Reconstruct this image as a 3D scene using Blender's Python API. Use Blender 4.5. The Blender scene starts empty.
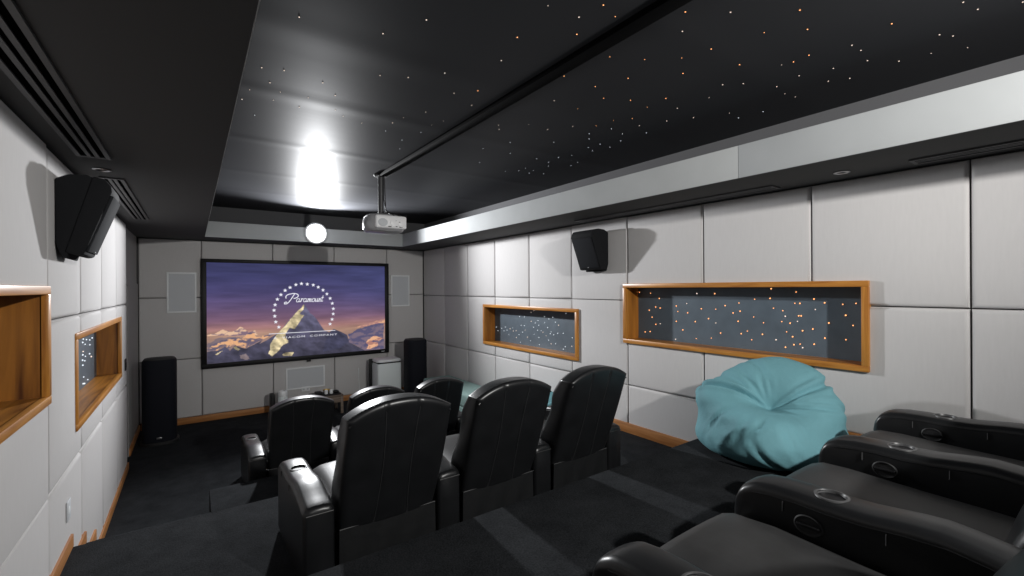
import bpy, bmesh, math, random
import numpy as np
from mathutils import Vector, Matrix
random.seed(4)
SC = bpy.context.scene
COL = SC.collection
R = math.radians

# ------------------------------------------------------------------ materials
def nodes(name):
    m = bpy.data.materials.new(name); m.use_nodes = True
    nt = m.node_tree
    return m, nt, nt.nodes['Principled BSDF']

def plain(name, col, rough=.5, metal=0., spec=.5, noise=None, bump=None, var=.25):
    """principled material; noise=(scale, amount) breaks up the colour, bump=(scale, strength, distance)"""
    m, nt, b = nodes(name)
    b.inputs['Base Color'].default_value = (*col, 1)
    b.inputs['Roughness'].default_value = rough
    b.inputs['Metallic'].default_value = metal
    b.inputs['Specular IOR Level'].default_value = spec
    tc = nt.nodes.new('ShaderNodeTexCoord')
    if noise:
        n = nt.nodes.new('ShaderNodeTexNoise'); n.inputs['Scale'].default_value = noise[0]; n.inputs['Detail'].default_value = 6
        nt.links.new(tc.outputs['Object'], n.inputs['Vector'])
        r = nt.nodes.new('ShaderNodeValToRGB')
        k = noise[1]
        r.color_ramp.elements[0].position = .3; r.color_ramp.elements[1].position = .7
        r.color_ramp.elements[0].color = (*[c * (1 - k) for c in col], 1)
        r.color_ramp.elements[1].color = (*[min(1, c * (1 + k)) for c in col], 1)
        nt.links.new(n.outputs['Fac'], r.inputs['Fac']); nt.links.new(r.outputs['Color'], b.inputs['Base Color'])
    if bump:
        n2 = nt.nodes.new('ShaderNodeTexNoise'); n2.inputs['Scale'].default_value = bump[0]; n2.inputs['Detail'].default_value = 4
        nt.links.new(tc.outputs['Object'], n2.inputs['Vector'])
        bp = nt.nodes.new('ShaderNodeBump'); bp.inputs['Strength'].default_value = bump[1]; bp.inputs['Distance'].default_value = bump[2]
        nt.links.new(n2.outputs['Fac'], bp.inputs['Height']); nt.links.new(bp.outputs['Normal'], b.inputs['Normal'])
    return m

def emit(name, col, strength):
    m, nt, b = nodes(name)
    b.inputs['Base Color'].default_value = (0, 0, 0, 1)
    b.inputs['Emission Color'].default_value = (*col, 1)
    b.inputs['Emission Strength'].default_value = strength
    m.cycles.emission_sampling = 'NONE'
    return m

def wood(name, dark, light, axis='Y', rough=.38, scale=1.0):
    m, nt, b = nodes(name)
    tc = nt.nodes.new('ShaderNodeTexCoord'); mp = nt.nodes.new('ShaderNodeMapping')
    s = {'X': (1.2, 14, 14), 'Y': (14, 1.2, 14), 'Z': (14, 14, 1.2)}[axis]
    mp.inputs['Scale'].default_value = [q * scale for q in s]
    nt.links.new(tc.outputs['Object'], mp.inputs['Vector'])
    n = nt.nodes.new('ShaderNodeTexNoise'); n.inputs['Scale'].default_value = 1.; n.inputs['Detail'].default_value = 8; n.inputs['Distortion'].default_value = 1.4
    nt.links.new(mp.outputs['Vector'], n.inputs['Vector'])
    r = nt.nodes.new('ShaderNodeValToRGB')
    e = r.color_ramp.elements
    e[0].position = .32; e[0].color = (*dark, 1); e[1].position = .68; e[1].color = (*light, 1)
    q = e.new(.5); q.color = (*[(a * .45 + c * .55) for a, c in zip(dark, light)], 1)
    nt.links.new(n.outputs['Fac'], r.inputs['Fac']); nt.links.new(r.outputs['Color'], b.inputs['Base Color'])
    b.inputs['Roughness'].default_value = rough
    return m

M = {}
def fabric():
    m, nt, b = nodes('acoustic_fabric')
    tc = nt.nodes.new('ShaderNodeTexCoord')
    mp = nt.nodes.new('ShaderNodeMapping'); mp.inputs['Scale'].default_value = (70, 70, 9)
    nt.links.new(tc.outputs['Object'], mp.inputs['Vector'])
    n = nt.nodes.new('ShaderNodeTexNoise'); n.inputs['Scale'].default_value = 1; n.inputs['Detail'].default_value = 5
    nt.links.new(mp.outputs['Vector'], n.inputs['Vector'])
    r = nt.nodes.new('ShaderNodeValToRGB')
    r.color_ramp.elements[0].position = .25; r.color_ramp.elements[1].position = .75
    r.color_ramp.elements[0].color = (.582, .568, .564, 1); r.color_ramp.elements[1].color = (.607, .592, .588, 1)
    nt.links.new(n.outputs['Fac'], r.inputs['Fac']); nt.links.new(r.outputs['Color'], b.inputs['Base Color'])
    b.inputs['Roughness'].default_value = .95; b.inputs['Specular IOR Level'].default_value = .15
    bp = nt.nodes.new('ShaderNodeBump'); bp.inputs['Strength'].default_value = .06; bp.inputs['Distance'].default_value = .0015
    nt.links.new(n.outputs['Fac'], bp.inputs['Height']); nt.links.new(bp.outputs['Normal'], b.inputs['Normal'])
    return m
M['fabric'] = fabric()

def carpet():
    m, nt, b = nodes('charcoal_carpet')
    tc = nt.nodes.new('ShaderNodeTexCoord')
    n = nt.nodes.new('ShaderNodeTexNoise'); n.inputs['Scale'].default_value = 5; n.inputs['Detail'].default_value = 8; n.inputs['Roughness'].default_value = .7
    f = nt.nodes.new('ShaderNodeTexNoise'); f.inputs['Scale'].default_value = 110; f.inputs['Detail'].default_value = 4
    for q in (n, f): nt.links.new(tc.outputs['Object'], q.inputs['Vector'])
    mx = nt.nodes.new('ShaderNodeMath'); mx.operation = 'MULTIPLY_ADD'; mx.inputs[1].default_value = .5
    nt.links.new(f.outputs['Fac'], mx.inputs[0])
    h = nt.nodes.new('ShaderNodeMath'); h.operation = 'MULTIPLY'; h.inputs[1].default_value = .5
    nt.links.new(n.outputs['Fac'], h.inputs[0]); nt.links.new(h.outputs[0], mx.inputs[2])
    r = nt.nodes.new('ShaderNodeValToRGB')
    r.color_ramp.elements[0].position = .35; r.color_ramp.elements[1].position = .65
    r.color_ramp.elements[0].color = (.012, .0132, .0148, 1); r.color_ramp.elements[1].color = (.033, .0355, .039, 1)
    nt.links.new(mx.outputs[0], r.inputs['Fac']); nt.links.new(r.outputs['Color'], b.inputs['Base Color'])
    b.inputs['Roughness'].default_value = 1; b.inputs['Specular IOR Level'].default_value = .05
    bp = nt.nodes.new('ShaderNodeBump'); bp.inputs['Strength'].default_value = .6; bp.inputs['Distance'].default_value = .006
    nt.links.new(f.outputs['Fac'], bp.inputs['Height']); nt.links.new(bp.outputs['Normal'], b.inputs['Normal'])
    return m
M['carpet'] = carpet()

def ceiling_paint():
    m, nt, b = nodes('star_ceiling_paint')
    tc = nt.nodes.new('ShaderNodeTexCoord'); sp = nt.nodes.new('ShaderNodeSeparateXYZ')
    nt.links.new(tc.outputs['Object'], sp.inputs[0])
    mp = nt.nodes.new('ShaderNodeMapping'); mp.inputs['Scale'].default_value = (.22, 2.6, 1)
    nt.links.new(tc.outputs['Object'], mp.inputs['Vector'])
    n = nt.nodes.new('ShaderNodeTexNoise'); n.inputs['Scale'].default_value = 1; n.inputs['Detail'].default_value = 5
    nt.links.new(mp.outputs['Vector'], n.inputs['Vector'])
    def ridge(y0, w):
        a = nt.nodes.new('ShaderNodeMath'); a.operation = 'SUBTRACT'; a.inputs[1].default_value = y0
        nt.links.new(sp.outputs['Y'], a.inputs[0])
        d = nt.nodes.new('ShaderNodeMath'); d.operation = 'DIVIDE'; d.inputs[1].default_value = w; nt.links.new(a.outputs[0], d.inputs[0])
        p = nt.nodes.new('ShaderNodeMath'); p.operation = 'POWER'; p.inputs[1].default_value = 2; nt.links.new(d.outputs[0], p.inputs[0])
        g = nt.nodes.new('ShaderNodeMath'); g.operation = 'MULTIPLY'; g.inputs[1].default_value = -1; nt.links.new(p.outputs[0], g.inputs[0])
        e = nt.nodes.new('ShaderNodeMath'); e.operation = 'EXPONENT'; nt.links.new(g.outputs[0], e.inputs[0])
        return e
    tot = None
    for y0, w in ((1.45, .12), (2.62, .14), (3.55, .10), (4.76, .09), (6.1, .10), (7.3, .1)):
        e = ridge(y0, w)
        if tot is None: tot = e
        else:
            s = nt.nodes.new('ShaderNodeMath'); s.operation = 'ADD'
            nt.links.new(tot.outputs[0], s.inputs[0]); nt.links.new(e.outputs[0], s.inputs[1]); tot = s
    k = nt.nodes.new('ShaderNodeMath'); k.operation = 'MULTIPLY_ADD'; k.inputs[1].default_value = .5
    nm = nt.nodes.new('ShaderNodeMath'); nm.operation = 'MULTIPLY'; nm.inputs[1].default_value = .16; nt.links.new(n.outputs['Fac'], nm.inputs[0])
    nt.links.new(tot.outputs[0], k.inputs[0]); nt.links.new(nm.outputs[0], k.inputs[2])
    bp = nt.nodes.new('ShaderNodeBump'); bp.inputs['Strength'].default_value = .5; bp.inputs['Distance'].default_value = .010
    nt.links.new(k.outputs[0], bp.inputs['Height']); nt.links.new(bp.outputs['Normal'], b.inputs['Normal'])
    b.inputs['Base Color'].default_value = (.040, .041, .045, 1)
    b.inputs['Roughness'].default_value = .50; b.inputs['Specular IOR Level'].default_value = .022
    b.inputs['Coat Weight'].default_value = .012; b.inputs['Coat Roughness'].default_value = .15
    return m
M['ceiling'] = ceiling_paint()
M['soffit'] = plain('dark_soffit_paint', (.075, .075, .076), .8, spec=.2)
M['cove'] = plain('cove_paint', (.10, .10, .105), .8, spec=.2)
M['fascia'] = plain('pale_fascia_paint', (.425, .44, .445), .8, spec=.2, noise=(3, .04))
M['backing'] = plain('wall_backing', (.10, .098, .10), .95, spec=.1)
M['jamb'] = plain('grey_door_paint', (.30, .29, .285), .7)
M['leather'] = plain('black_leather', (.0100, .0105, .0115), .34, spec=.42, noise=(7, .2), bump=(160, .08, .0012))
M['leather_seat'] = plain('black_leather_seat', (.026, .026, .0265), .48, spec=.5, noise=(9, .25), bump=(60, .12, .002))
M['skirt'] = plain('black_skirt_cloth', (.0075, .008, .0088), .6, spec=.3, bump=(14, .3, .01))
M['cupring'] = plain('cup_ring_plastic', (.065, .065, .067), .4, noise=None)
M['dark'] = plain('dark_plastic', (.006, .006, .007), .5, spec=.3)
M['bezel'] = plain('black_bezel', (.006, .006, .007), .5, spec=.3)
M['lever'] = plain('lever_plastic', (.008, .008, .009), .6)
M['thread'] = plain('grey_thread', (.05, .05, .052), .6)
M['speaker'] = plain('speaker_shell', (.012, .0125, .014), .85, spec=.1, bump=(220, .2, .001))
M['grille'] = plain('speaker_grille_cloth', (.022, .023, .026), .9, spec=.05, bump=(300, .3, .001))
M['tower'] = plain('tower_speaker_cloth', (.008, .009, .014), .75, spec=.2, bump=(300, .2, .001))
M['white'] = plain('white_paint', (.86, .88, .89), .5)
M['inwall'] = plain('speaker_mesh_grey', (.60, .62, .645), .7, noise=(200, .06))
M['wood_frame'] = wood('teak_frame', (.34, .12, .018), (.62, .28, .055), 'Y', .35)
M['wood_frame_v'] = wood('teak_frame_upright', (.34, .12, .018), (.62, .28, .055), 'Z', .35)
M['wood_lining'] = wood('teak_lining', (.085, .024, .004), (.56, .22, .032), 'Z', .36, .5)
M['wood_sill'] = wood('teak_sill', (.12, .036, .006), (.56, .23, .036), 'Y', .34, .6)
M['wood_base'] = wood('teak_baseboard', (.30, .11, .028), (.50, .22, .07), 'Y', .5)
M['wood_base_x'] = wood('teak_baseboard_front', (.30, .11, .028), (.50, .22, .07), 'X', .5)
M['star_panel'] = plain('blue_grey_star_panel', (.095, .125, .155), .45, spec=.4, noise=(5, .12))
M['vent'] = plain('vent_metal', (.055, .055, .058), .5, metal=.0)
M['vent_gap'] = plain('vent_gap', (.002, .002, .002), .9, spec=0)
M['star_warm'] = emit('fibre_star_warm', (1., .40, .14), 2.4)
M['star_cool'] = emit('fibre_star_pale', (1., .80, .66), 1.3)
M['star_white'] = emit('fibre_star_white', (.85, .93, 1.), 1.3)
M['teal'] = plain('teal_beanbag_cloth', (.150, .340, .385), .75, spec=.25, noise=(4, .05), bump=(9, .35, .025))
M['daybed'] = plain('pale_teal_upholstery', (.26, .38, .36), .8, spec=.2, noise=(6, .05))
M['pale_plastic'] = plain('pale_grey_plastic', (.80, .86, .865), .45)
M['lid'] = plain('lid_plastic', (.80, .82, .83), .4)
M['chrome'] = plain('brushed_metal', (.35, .35, .36), .3, metal=.9)
M['brass'] = plain('brass', (.55, .38, .12), .35, metal=.7)
M['table_wood'] = wood('side_table_wood', (.12, .09, .07), (.25, .19, .15), 'X', .5)
M['proj'] = plain('projector_white', (.88, .88, .89), .4)
M['proj_side'] = plain('projector_grey', (.30, .30, .31), .25)
M['pole'] = plain('dark_pole_metal', (.05, .05, .053), .45)
M['seam'] = plain('leather_seam', (.035, .036, .038), .5)
M['cable'] = plain('black_cable', (.012, .012, .013), .5)
M['trunk'] = plain('trunking_black', (.004, .004, .0045), .9, spec=.05)
M['logo'] = emit('projected_lettering', (.80, .80, .88), 1.0)
M['lamp_glass'] = emit('lamp_glass', (1, 1, 1), 6)

# ------------------------------------------------------------------ mesh building
class MB:
    def __init__(s): s.bm = bmesh.new()
    def box(s, x0, x1, y0, y1, z0, z1, r=0, seg=2, mat=None):
        b = bmesh.new(); bmesh.ops.create_cube(b, size=1)
        bmesh.ops.scale(b, vec=(x1 - x0, y1 - y0, z1 - z0), verts=b.verts)
        bmesh.ops.translate(b, vec=((x0 + x1) / 2, (y0 + y1) / 2, (z0 + z1) / 2), verts=b.verts)
        if r: bmesh.ops.bevel(b, geom=list(b.edges), offset=r, segments=seg, profile=.5, affect='EDGES', clamp_overlap=True)
        if mat is not None: bmesh.ops.transform(b, matrix=mat, verts=b.verts)
        s._join(b); return s
    def _join(s, b):
        me = bpy.data.meshes.new('tmp'); b.to_mesh(me); b.free(); s.bm.from_mesh(me); bpy.data.meshes.remove(me)
    def grid(s, pts, close_u=False, close_v=False, cap0=False, cap1=False):
        """pts[i][j] -> quads; i runs along u, j along v"""
        V = [[s.bm.verts.new(p) for p in row] for row in pts]
        n, m = len(V), len(V[0])
        for i in range(n if close_u else n - 1):
            for j in range(m if close_v else m - 1):
                q = [V[i][j], V[(i + 1) % n][j], V[(i + 1) % n][(j + 1) % m], V[i][(j + 1) % m]]
                try: s.bm.faces.new(q)
                except ValueError: pass
        if cap0: s.bm.faces.new(V[0][::-1])
        if cap1: s.bm.faces.new(V[-1])
        return s
    def tube(s, path, r, n=10, caps=True):
        path = [Vector(p) for p in path]; rows = []
        up = Vector((0, 0, 1))
        for i, p in enumerate(path):
            d = (path[min(i + 1, len(path) - 1)] - path[max(i - 1, 0)]).normalized()
            a = d.cross(up)
            if a.length < 1e-3: a = d.cross(Vector((1, 0, 0)))
            a.normalize(); b = d.cross(a)
            rr = r[i] if isinstance(r, (list, tuple)) else r
            rows.append([p + (a * math.cos(t) + b * math.sin(t)) * rr for t in [2 * math.pi * k / n for k in range(n)]])
        return s.grid(rows, close_v=True, cap0=caps, cap1=caps)
    def lathe(s, prof, c=(0, 0, 0), n=28, axis='Z'):
        rows = []
        for r, h in prof:
            row = []
            for k in range(n):
                t = 2 * math.pi * k / n; a, b = r * math.cos(t), r * math.sin(t)
                p = {'Z': (a, b, h), 'Y': (a, h, b), 'X': (h, a, b)}[axis]
                row.append(Vector(p) + Vector(c))
            rows.append(row)
        return s.grid(rows, close_v=True, cap0=prof[0][0] > 1e-6, cap1=prof[-1][0] > 1e-6)
    def prism(s, poly, w0, w1, mp, r=0):
        """poly in (a, b), extruded from w0 to w1; mp(a, b, w) -> xyz"""
        b = bmesh.new()
        f = [b.verts.new(mp(p[0], p[1], w0)) for p in poly]; g = [b.verts.new(mp(p[0], p[1], w1)) for p in poly]
        n = len(poly)
        b.faces.new(f[::-1]); b.faces.new(g)
        for i in range(n): b.faces.new([f[i], f[(i + 1) % n], g[(i + 1) % n], g[i]])
        bmesh.ops.recalc_face_normals(b, faces=b.faces)
        if r: bmesh.ops.bevel(b, geom=list(b.edges), offset=r, segments=2, profile=.5, affect='EDGES', clamp_overlap=True)
        s._join(b); return s
    def build(s, name, mat, parent=None, angle=40, smooth=True, recalc=True):
        if recalc: bmesh.ops.recalc_face_normals(s.bm, faces=s.bm.faces)
        me = bpy.data.meshes.new(name); s.bm.to_mesh(me); s.bm.free()
        me.materials.append(mat)
        if smooth:
            me.shade_smooth(); me.set_sharp_from_angle(angle=R(angle))
        o = bpy.data.objects.new(name, me); COL.objects.link(o)
        if parent: o.parent = parent
        return o

def tag(o, label=None, cat=None, group=None, kind=None):
    if label: o['label'] = label
    if cat: o['category'] = cat
    if group: o['group'] = group
    if kind: o['kind'] = kind
    return o
def empty(name, loc, label, cat, group=None, rz=0):
    o = bpy.data.objects.new(name, None); COL.objects.link(o); o.location = loc; o.rotation_euler.z = rz
    o.empty_display_size = .1
    return tag(o, label, cat, group)
def kids(o): return [c for c in bpy.data.objects if c.parent == o]
def copy_tree(o, parent=None):
    c = o.copy(); COL.objects.link(c); c.parent = parent
    for ch in kids(o): copy_tree(ch, c)
    return c

def holed_slab(u0, u1, v0, v1, holes, w0, w1, mp, bev=0, seg=3):
    """a slab with rectangular holes; front face at w1, back at w0"""
    us = sorted({u0, u1, *[min(max(h[k], u0), u1) for h in holes for k in (0, 1)]})
    vs = sorted({v0, v1, *[min(max(h[k], v0), v1) for h in holes for k in (2, 3)]})
    b = bmesh.new(); V = {}
    def vert(i, j):
        if (i, j) not in V: V[(i, j)] = b.verts.new((us[i], vs[j], w1))
        return V[(i, j)]
    for i in range(len(us) - 1):
        for j in range(len(vs) - 1):
            cu, cv = (us[i] + us[i + 1]) / 2, (vs[j] + vs[j + 1]) / 2
            if any(h[0] < cu < h[1] and h[2] < cv < h[3] for h in holes): continue
            b.faces.new([vert(i, j), vert(i + 1, j), vert(i + 1, j + 1), vert(i, j + 1)])
    if not b.faces: b.free(); return None
    front = list(b.faces)
    r = bmesh.ops.extrude_face_region(b, geom=front)
    nv = [g for g in r['geom'] if isinstance(g, bmesh.types.BMVert)]
    for v in nv: v.co.z = w0
    bmesh.ops.recalc_face_normals(b, faces=b.faces)
    if bev:
        b.normal_update()
        ed = [e for e in b.edges if len(e.link_faces) == 2 and abs(e.verts[0].co.z - w1) < 1e-6 and abs(e.verts[1].co.z - w1) < 1e-6
              and abs(e.link_faces[0].normal.dot(e.link_faces[1].normal)) < .5]
        co = [e for e in b.edges if abs(e.verts[0].co.z - e.verts[1].co.z) > 1e-6]
        bmesh.ops.bevel(b, geom=ed, offset=bev, segments=seg, profile=.5, affect='EDGES', clamp_overlap=True)
    for v in b.verts: v.co = Vector(mp(*v.co))
    m = MB(); m._join(b); return m
# ------------------------------------------------------------------ the room
XL, XR, YF, YB = -.67, 4.166, 9.2, -2.1         # faces of the padded panels; front and rear wall
ZS, ZF, ZC = 3.07, 3.317, 3.62                   # soffit underside, top of its fascia, tray ceiling
XFL, XFR, YFF, YFB = .164, 3.423, 8.539, -1.62   # faces of the fascia boards
P2, P3, E3 = .52, .975, 2.128                                  # second and third tier
BIG, SMALL = (1.173, 3.536, 1.576, 2.272), (4.306, 6.673, 1.256, 1.947)
NL1, NL2 = (1.27, 3.615, 1.587, 2.259), (4.315, 6.745, 1.243, 1.930)
def inset(h, d): return (h[0] + d, h[1] - d, h[2] + d, h[3] - d)
mpR = lambda u, v, w: (XR - w, u, v)             # w grows into the room
mpL = lambda u, v, w: (XL + w, u, v)
mpF = lambda u, v, w: (u, YF - w, v)
mpB = lambda u, v, w: (u, YB + w, v)
COLS = [YB] + [-.307 + .9425 * k for k in range(0, 10)] + [YF]
COLS = [YB, -.307, .638, 1.569, 2.531, 3.495, 4.434, 5.381, 6.328, 7.248, 8.195, YF]
ROWS = [.02, 1.079, 2.077, ZS - .004]
def padded(parent, cols, rows, holes, mp, t=.05):
    for i in range(len(cols) - 1):
        for j in range(len(rows) - 1):
            m = holed_slab(cols[i] + .004, cols[i + 1] - .004, rows[j] + .004, rows[j + 1] - .004, holes, -t, 0, mp, .028, 4)
            if m: m.build('wall_panel', M['fabric'], parent, angle=60)
def S(o): return tag(o, kind='structure')

# right wall
hr = [inset(BIG, .045), inset(SMALL, .045)]
w = S(holed_slab(YB - .1, YF + .1, -.1, 3.75, hr, -.14, -.05, mpR).build('wall_right', M['backing'], smooth=False))
padded(w, COLS, ROWS, [inset(BIG, .03), inset(SMALL, .03)], mpR)
# left wall: padding stops at the door recess
hl = [inset(NL1, .045), inset(NL2, .045)]
w = S(holed_slab(YB - .1, 7.34, -.1, 3.75, hl, -.14, -.05, mpL).build('wall_left', M['backing'], smooth=False))
COLSL = [YB, -.21, .735, 1.68, 2.625, 3.6, 4.53, 5.47, 6.42, 7.32]
padded(w, COLSL, [.02, 1.052, 2.054, ZS - .004], [inset(NL1, .03), inset(NL2, .03)], mpL)
m = MB(); m.box(-.83, -.745, 7.34, 9.3, -.1, 2.33); m.box(-.83, -.72, 7.34, 9.3, 2.33, 3.75); m.box(-.83, -.705, 7.86, 9.3, -.1, 2.33)
m.build('return_panel', M['jamb'], w, smooth=False)
m = MB(); m.box(-.745, -.715, 7.38, 7.50, .0, 2.30, .006); m.box(-.745, -.715, 7.76, 7.858, 0, 2.30, .006); m.box(-.745, -.690, 7.36, 7.88, 2.30, 2.40, .008)
d = S(m.build('door_1', M['jamb']))
m = MB(); m.box(-.745, -.73, 7.505, 7.755, .01, 2.295, .004); m.build('door_slab', M['jamb'], d)
# front and rear wall
w = S(MB().box(-.85, 4.35, YF + .05, YF + .15, -.1, 3.75).build('wall_front', M['backing'], smooth=False))
padded(w, [-.70, .123, 1.198, 2.276, 3.340, 4.166], [.10, 1.075, 2.10, ZS - .004], [], mpF)
w = S(MB().box(-.85, 4.35, YB - .15, YB - .05, -.1, 3.75).build('wall_rear', M['backing'], smooth=False))
padded(w, [-.70, .5, 1.7, 2.9, 4.166], [.95, 2.02, ZS - .004], [], mpB)

# floor and tiers
fl = S(MB().box(-.85, 4.35, YB - .15, YF + .15, -.12, 0).build('floor', M['carpet'], smooth=False))
for x0, x1, y0, y1, z in ((-.73, 4.226, YB - .05, E3, P3), (-.73, 4.226, E3 - .005, 4.15, P2), (.12, 4.226, 4.145, 5.22, .30),
                          (-.73, .12, 4.145, 4.60, .34), (-.73, .12, 4.595, 5.02, .17)):
    S(MB().box(x0, x1, y0, y1, -.05, z, .012, 2).build('floor_tier', M['carpet']))

# baseboards
bb = S(MB().box(-.68, 4.16, YF - .02, YF + .01, 0, .105, .004).build('baseboard_front', M['wood_base_x']))
m = MB()
for x, s in ((XR, -1),):
    for y0, y1, z in ((YB, E3 + .002, P3), (E3 + .002, 4.15, P2), (4.15, 5.22, .30), (5.22, YF - .03, 0)):
        m.box(x - .016, x + .02, y0, y1, z, z + .115, .003)
S(m.build('baseboard_right', M['wood_base']))
m = MB()
for y0, y1, z in ((YB, E3 + .002, P3), (E3 + .002, 4.15, P2), (4.15, 4.60, .34), (4.60, 5.02, .17), (5.02, 7.33, 0)):
    m.box(XL - .02, XL + .014, y0, y1, z, z + .085, .003)
m.box(-.71, -.688, 7.87, 9.18, 0, .10, .003)
S(m.build('baseboard_left', M['wood_base']))

# ceiling: soffits with pale fascia boards, a cove behind them, the star tray
so = S(MB().box(-.83, XFL - .003, YB - .15, YF + .15, ZS, ZF).build('ceiling_soffit_left', M['soffit'], smooth=False))
MB().box(XFL - .003, XFL, YFB, YFF, ZS - .003, ZF, 0).build('fascia_board', M['fascia'], so)
so = S(MB().box(XFR + .012, 4.33, YB - .15, YF + .15, ZS, ZF).build('ceiling_soffit_right', M['soffit'], smooth=False))
MB().box(XFR, XFR + .012, 1.785, YFF, ZS - .003, ZF, .0015).build('fascia_board', M['fascia'], so)
MB().box(XFR, XFR + .012, YFB, 1.781, ZS - .003, ZF, .0015).build('fascia_board', M['fascia'], so)
so = S(MB().box(XFL - .012, XFR + .012, YFF + .012, YF + .15, ZS, ZF).build('ceiling_soffit_front', M['soffit'], smooth=False))
MB().box(XFL, XFR, YFF, YFF + .012, ZS - .003, ZF, 0).build('fascia_board', M['fascia'], so)
so = S(MB().box(XFL - .012, XFR + .012, YB - .15, YFB - .012, ZS, ZC + .02).build('ceiling_soffit_rear', M['soffit'], smooth=False))
MB().box(XFL, XFR, YFB - .012, YFB, ZS - .003, ZF, 0).build('fascia_board', M['fascia'], so)
m = MB(); m.box(4.085, 4.226, YB, YF, ZF - .01, ZC + .01); m.box(-.73, -.60, YB, YF, ZF - .01, ZC + .01)
m.box(-.73, 4.226, 8.95, YF, ZF - .01, ZC + .01); m.box(-.73, 4.226, YB, YFB - .01, ZF - .01, ZC + .01)
S(m.build('ceiling_cove', M['cove'], smooth=False))
ce = S(MB().box(-.75, 4.25, YB - .1, YF + .1, ZC, ZC + .1).build('ceiling', M['ceiling'], smooth=False))

def star_mesh(mat, r):
    b = bmesh.new(); bmesh.ops.create_icosphere(b, subdivisions=1, radius=r)
    me = bpy.data.meshes.new('star_light'); b.to_mesh(me); b.free(); me.materials.append(mat); return me
SM = {(k, r): star_mesh(M[k], r) for k in ('star_warm', 'star_cool', 'star_white') for r in (.003, .004, .005, .0065, .008)}
CEIL_STARS= [(0.45,2.48),(0.85,2.38),(0.99,2.13),(1.43,1.68),(1.65,1.52),(1.62,1.66),(1.77,1.55),(1.72,1.78),(1.47,1.99),(1.85,1.96),(2.05,1.84),(1.54,2.25),(1.33,2.59),(1.0,2.86),(1.16,2.78),(1.99,2.18),(1.84,2.27),(2.27,2.17),(0.36,3.18),(0.48,3.14),(0.33,3.58),(0.3,3.79),(0.43,3.38),(0.51,3.5),(0.49,3.68),(0.69,3.49),(0.67,3.71),(0.41,4.08),(0.84,3.34),(0.91,3.61),(0.99,3.7),(0.72,3.18),(1.16,3.77),(1.64,2.69),(2.19,2.51),(2.46,2.27),(2.44,2.52),(1.73,2.93),(1.52,2.82),(1.4,3.46),(1.5,3.25),(1.66,3.48),(1.7,3.34),(1.37,3.62),(1.39,3.84),(1.6,3.99),(1.66,3.7),(1.89,3.52),(1.96,3.17),(2.13,3.16),(2.19,3.24),(2.33,3.0),(2.54,3.0),(2.67,2.82),(2.47,3.47),(2.36,3.78),(2.67,3.75),(2.59,4.22),(2.81,3.23),(1.68,4.25),(3.02,3.75),(3.21,3.78),(3.31,3.9),(3.18,3.58),(3.25,3.45),(3.51,3.74),(3.29,4.15),(3.15,4.12),(3.15,4.25),(3.32,4.27),(3.48,4.19),(3.04,4.37),(3.48,3.6),(2.83,2.7),(2.86,2.53),(2.99,2.67),(2.92,2.87),(3.02,2.97),(3.2,3.16),(3.31,3.21),(3.22,3.02),(3.37,3.03),(1.9,2.54),(1.93,3.33),(2.03,1.32),(2.22,1.19),(2.49,0.98),(2.17,1.43),(1.93,1.64),(2.55,1.18),(2.71,1.03),(3.02,0.75),(3.08,0.49),(3.22,0.46),(3.32,0.32),(2.47,1.44),(2.25,1.74),(2.42,1.6),(2.6,1.71),(2.79,1.44),(3.07,1.56),(3.01,1.29),(3.03,1.23),(3.02,1.14),(3.1,0.95),(3.21,0.94),(3.33,1.12),(3.26,1.29),(3.58,1.11),(3.51,1.21),(3.39,0.96),(3.56,0.85),(3.6,0.71),(3.45,0.59),(3.37,0.63),(3.69,0.57),(2.36,1.96),(2.65,2.18),(2.84,2.01),(3.07,2.07),(2.97,1.65),(3.09,1.82),(3.31,1.45),(3.48,1.47),(3.6,1.45),(3.69,1.72),(3.5,1.89),(2.86,2.19),(2.95,2.41),(3.13,2.48),(3.17,2.7),(3.33,2.56),(3.23,2.28),(3.35,2.11),(3.31,2.84),(3.66,1.9)]
rs = random.Random(2)
ranked = sorted(CEIL_STARS, key=lambda p: math.hypot(p[0], p[1]))
def star(parent, key, p):
    o = bpy.data.objects.new('star_light', SM[key]); COL.objects.link(o); o.parent = parent; o.location = p; return o
for i, (x, y) in enumerate(ranked[:100]):
    warm = 'star_warm' if (y < 2.75 and x < 3.05 and rs.random() < .75) else 'star_cool'
    star(ce, (warm, rs.choice((.003, .004, .004))), (x, y, ZC + .0005))
m = MB()
for x, y in ranked[100:]:
    b = bmesh.new(); bmesh.ops.create_icosphere(b, subdivisions=1, radius=.004, matrix=Matrix.Translation((x, y, ZC + .0005))); m._join(b)
tag(m.build('star_light_field', M['star_white'], ce), kind='stuff')

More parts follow.
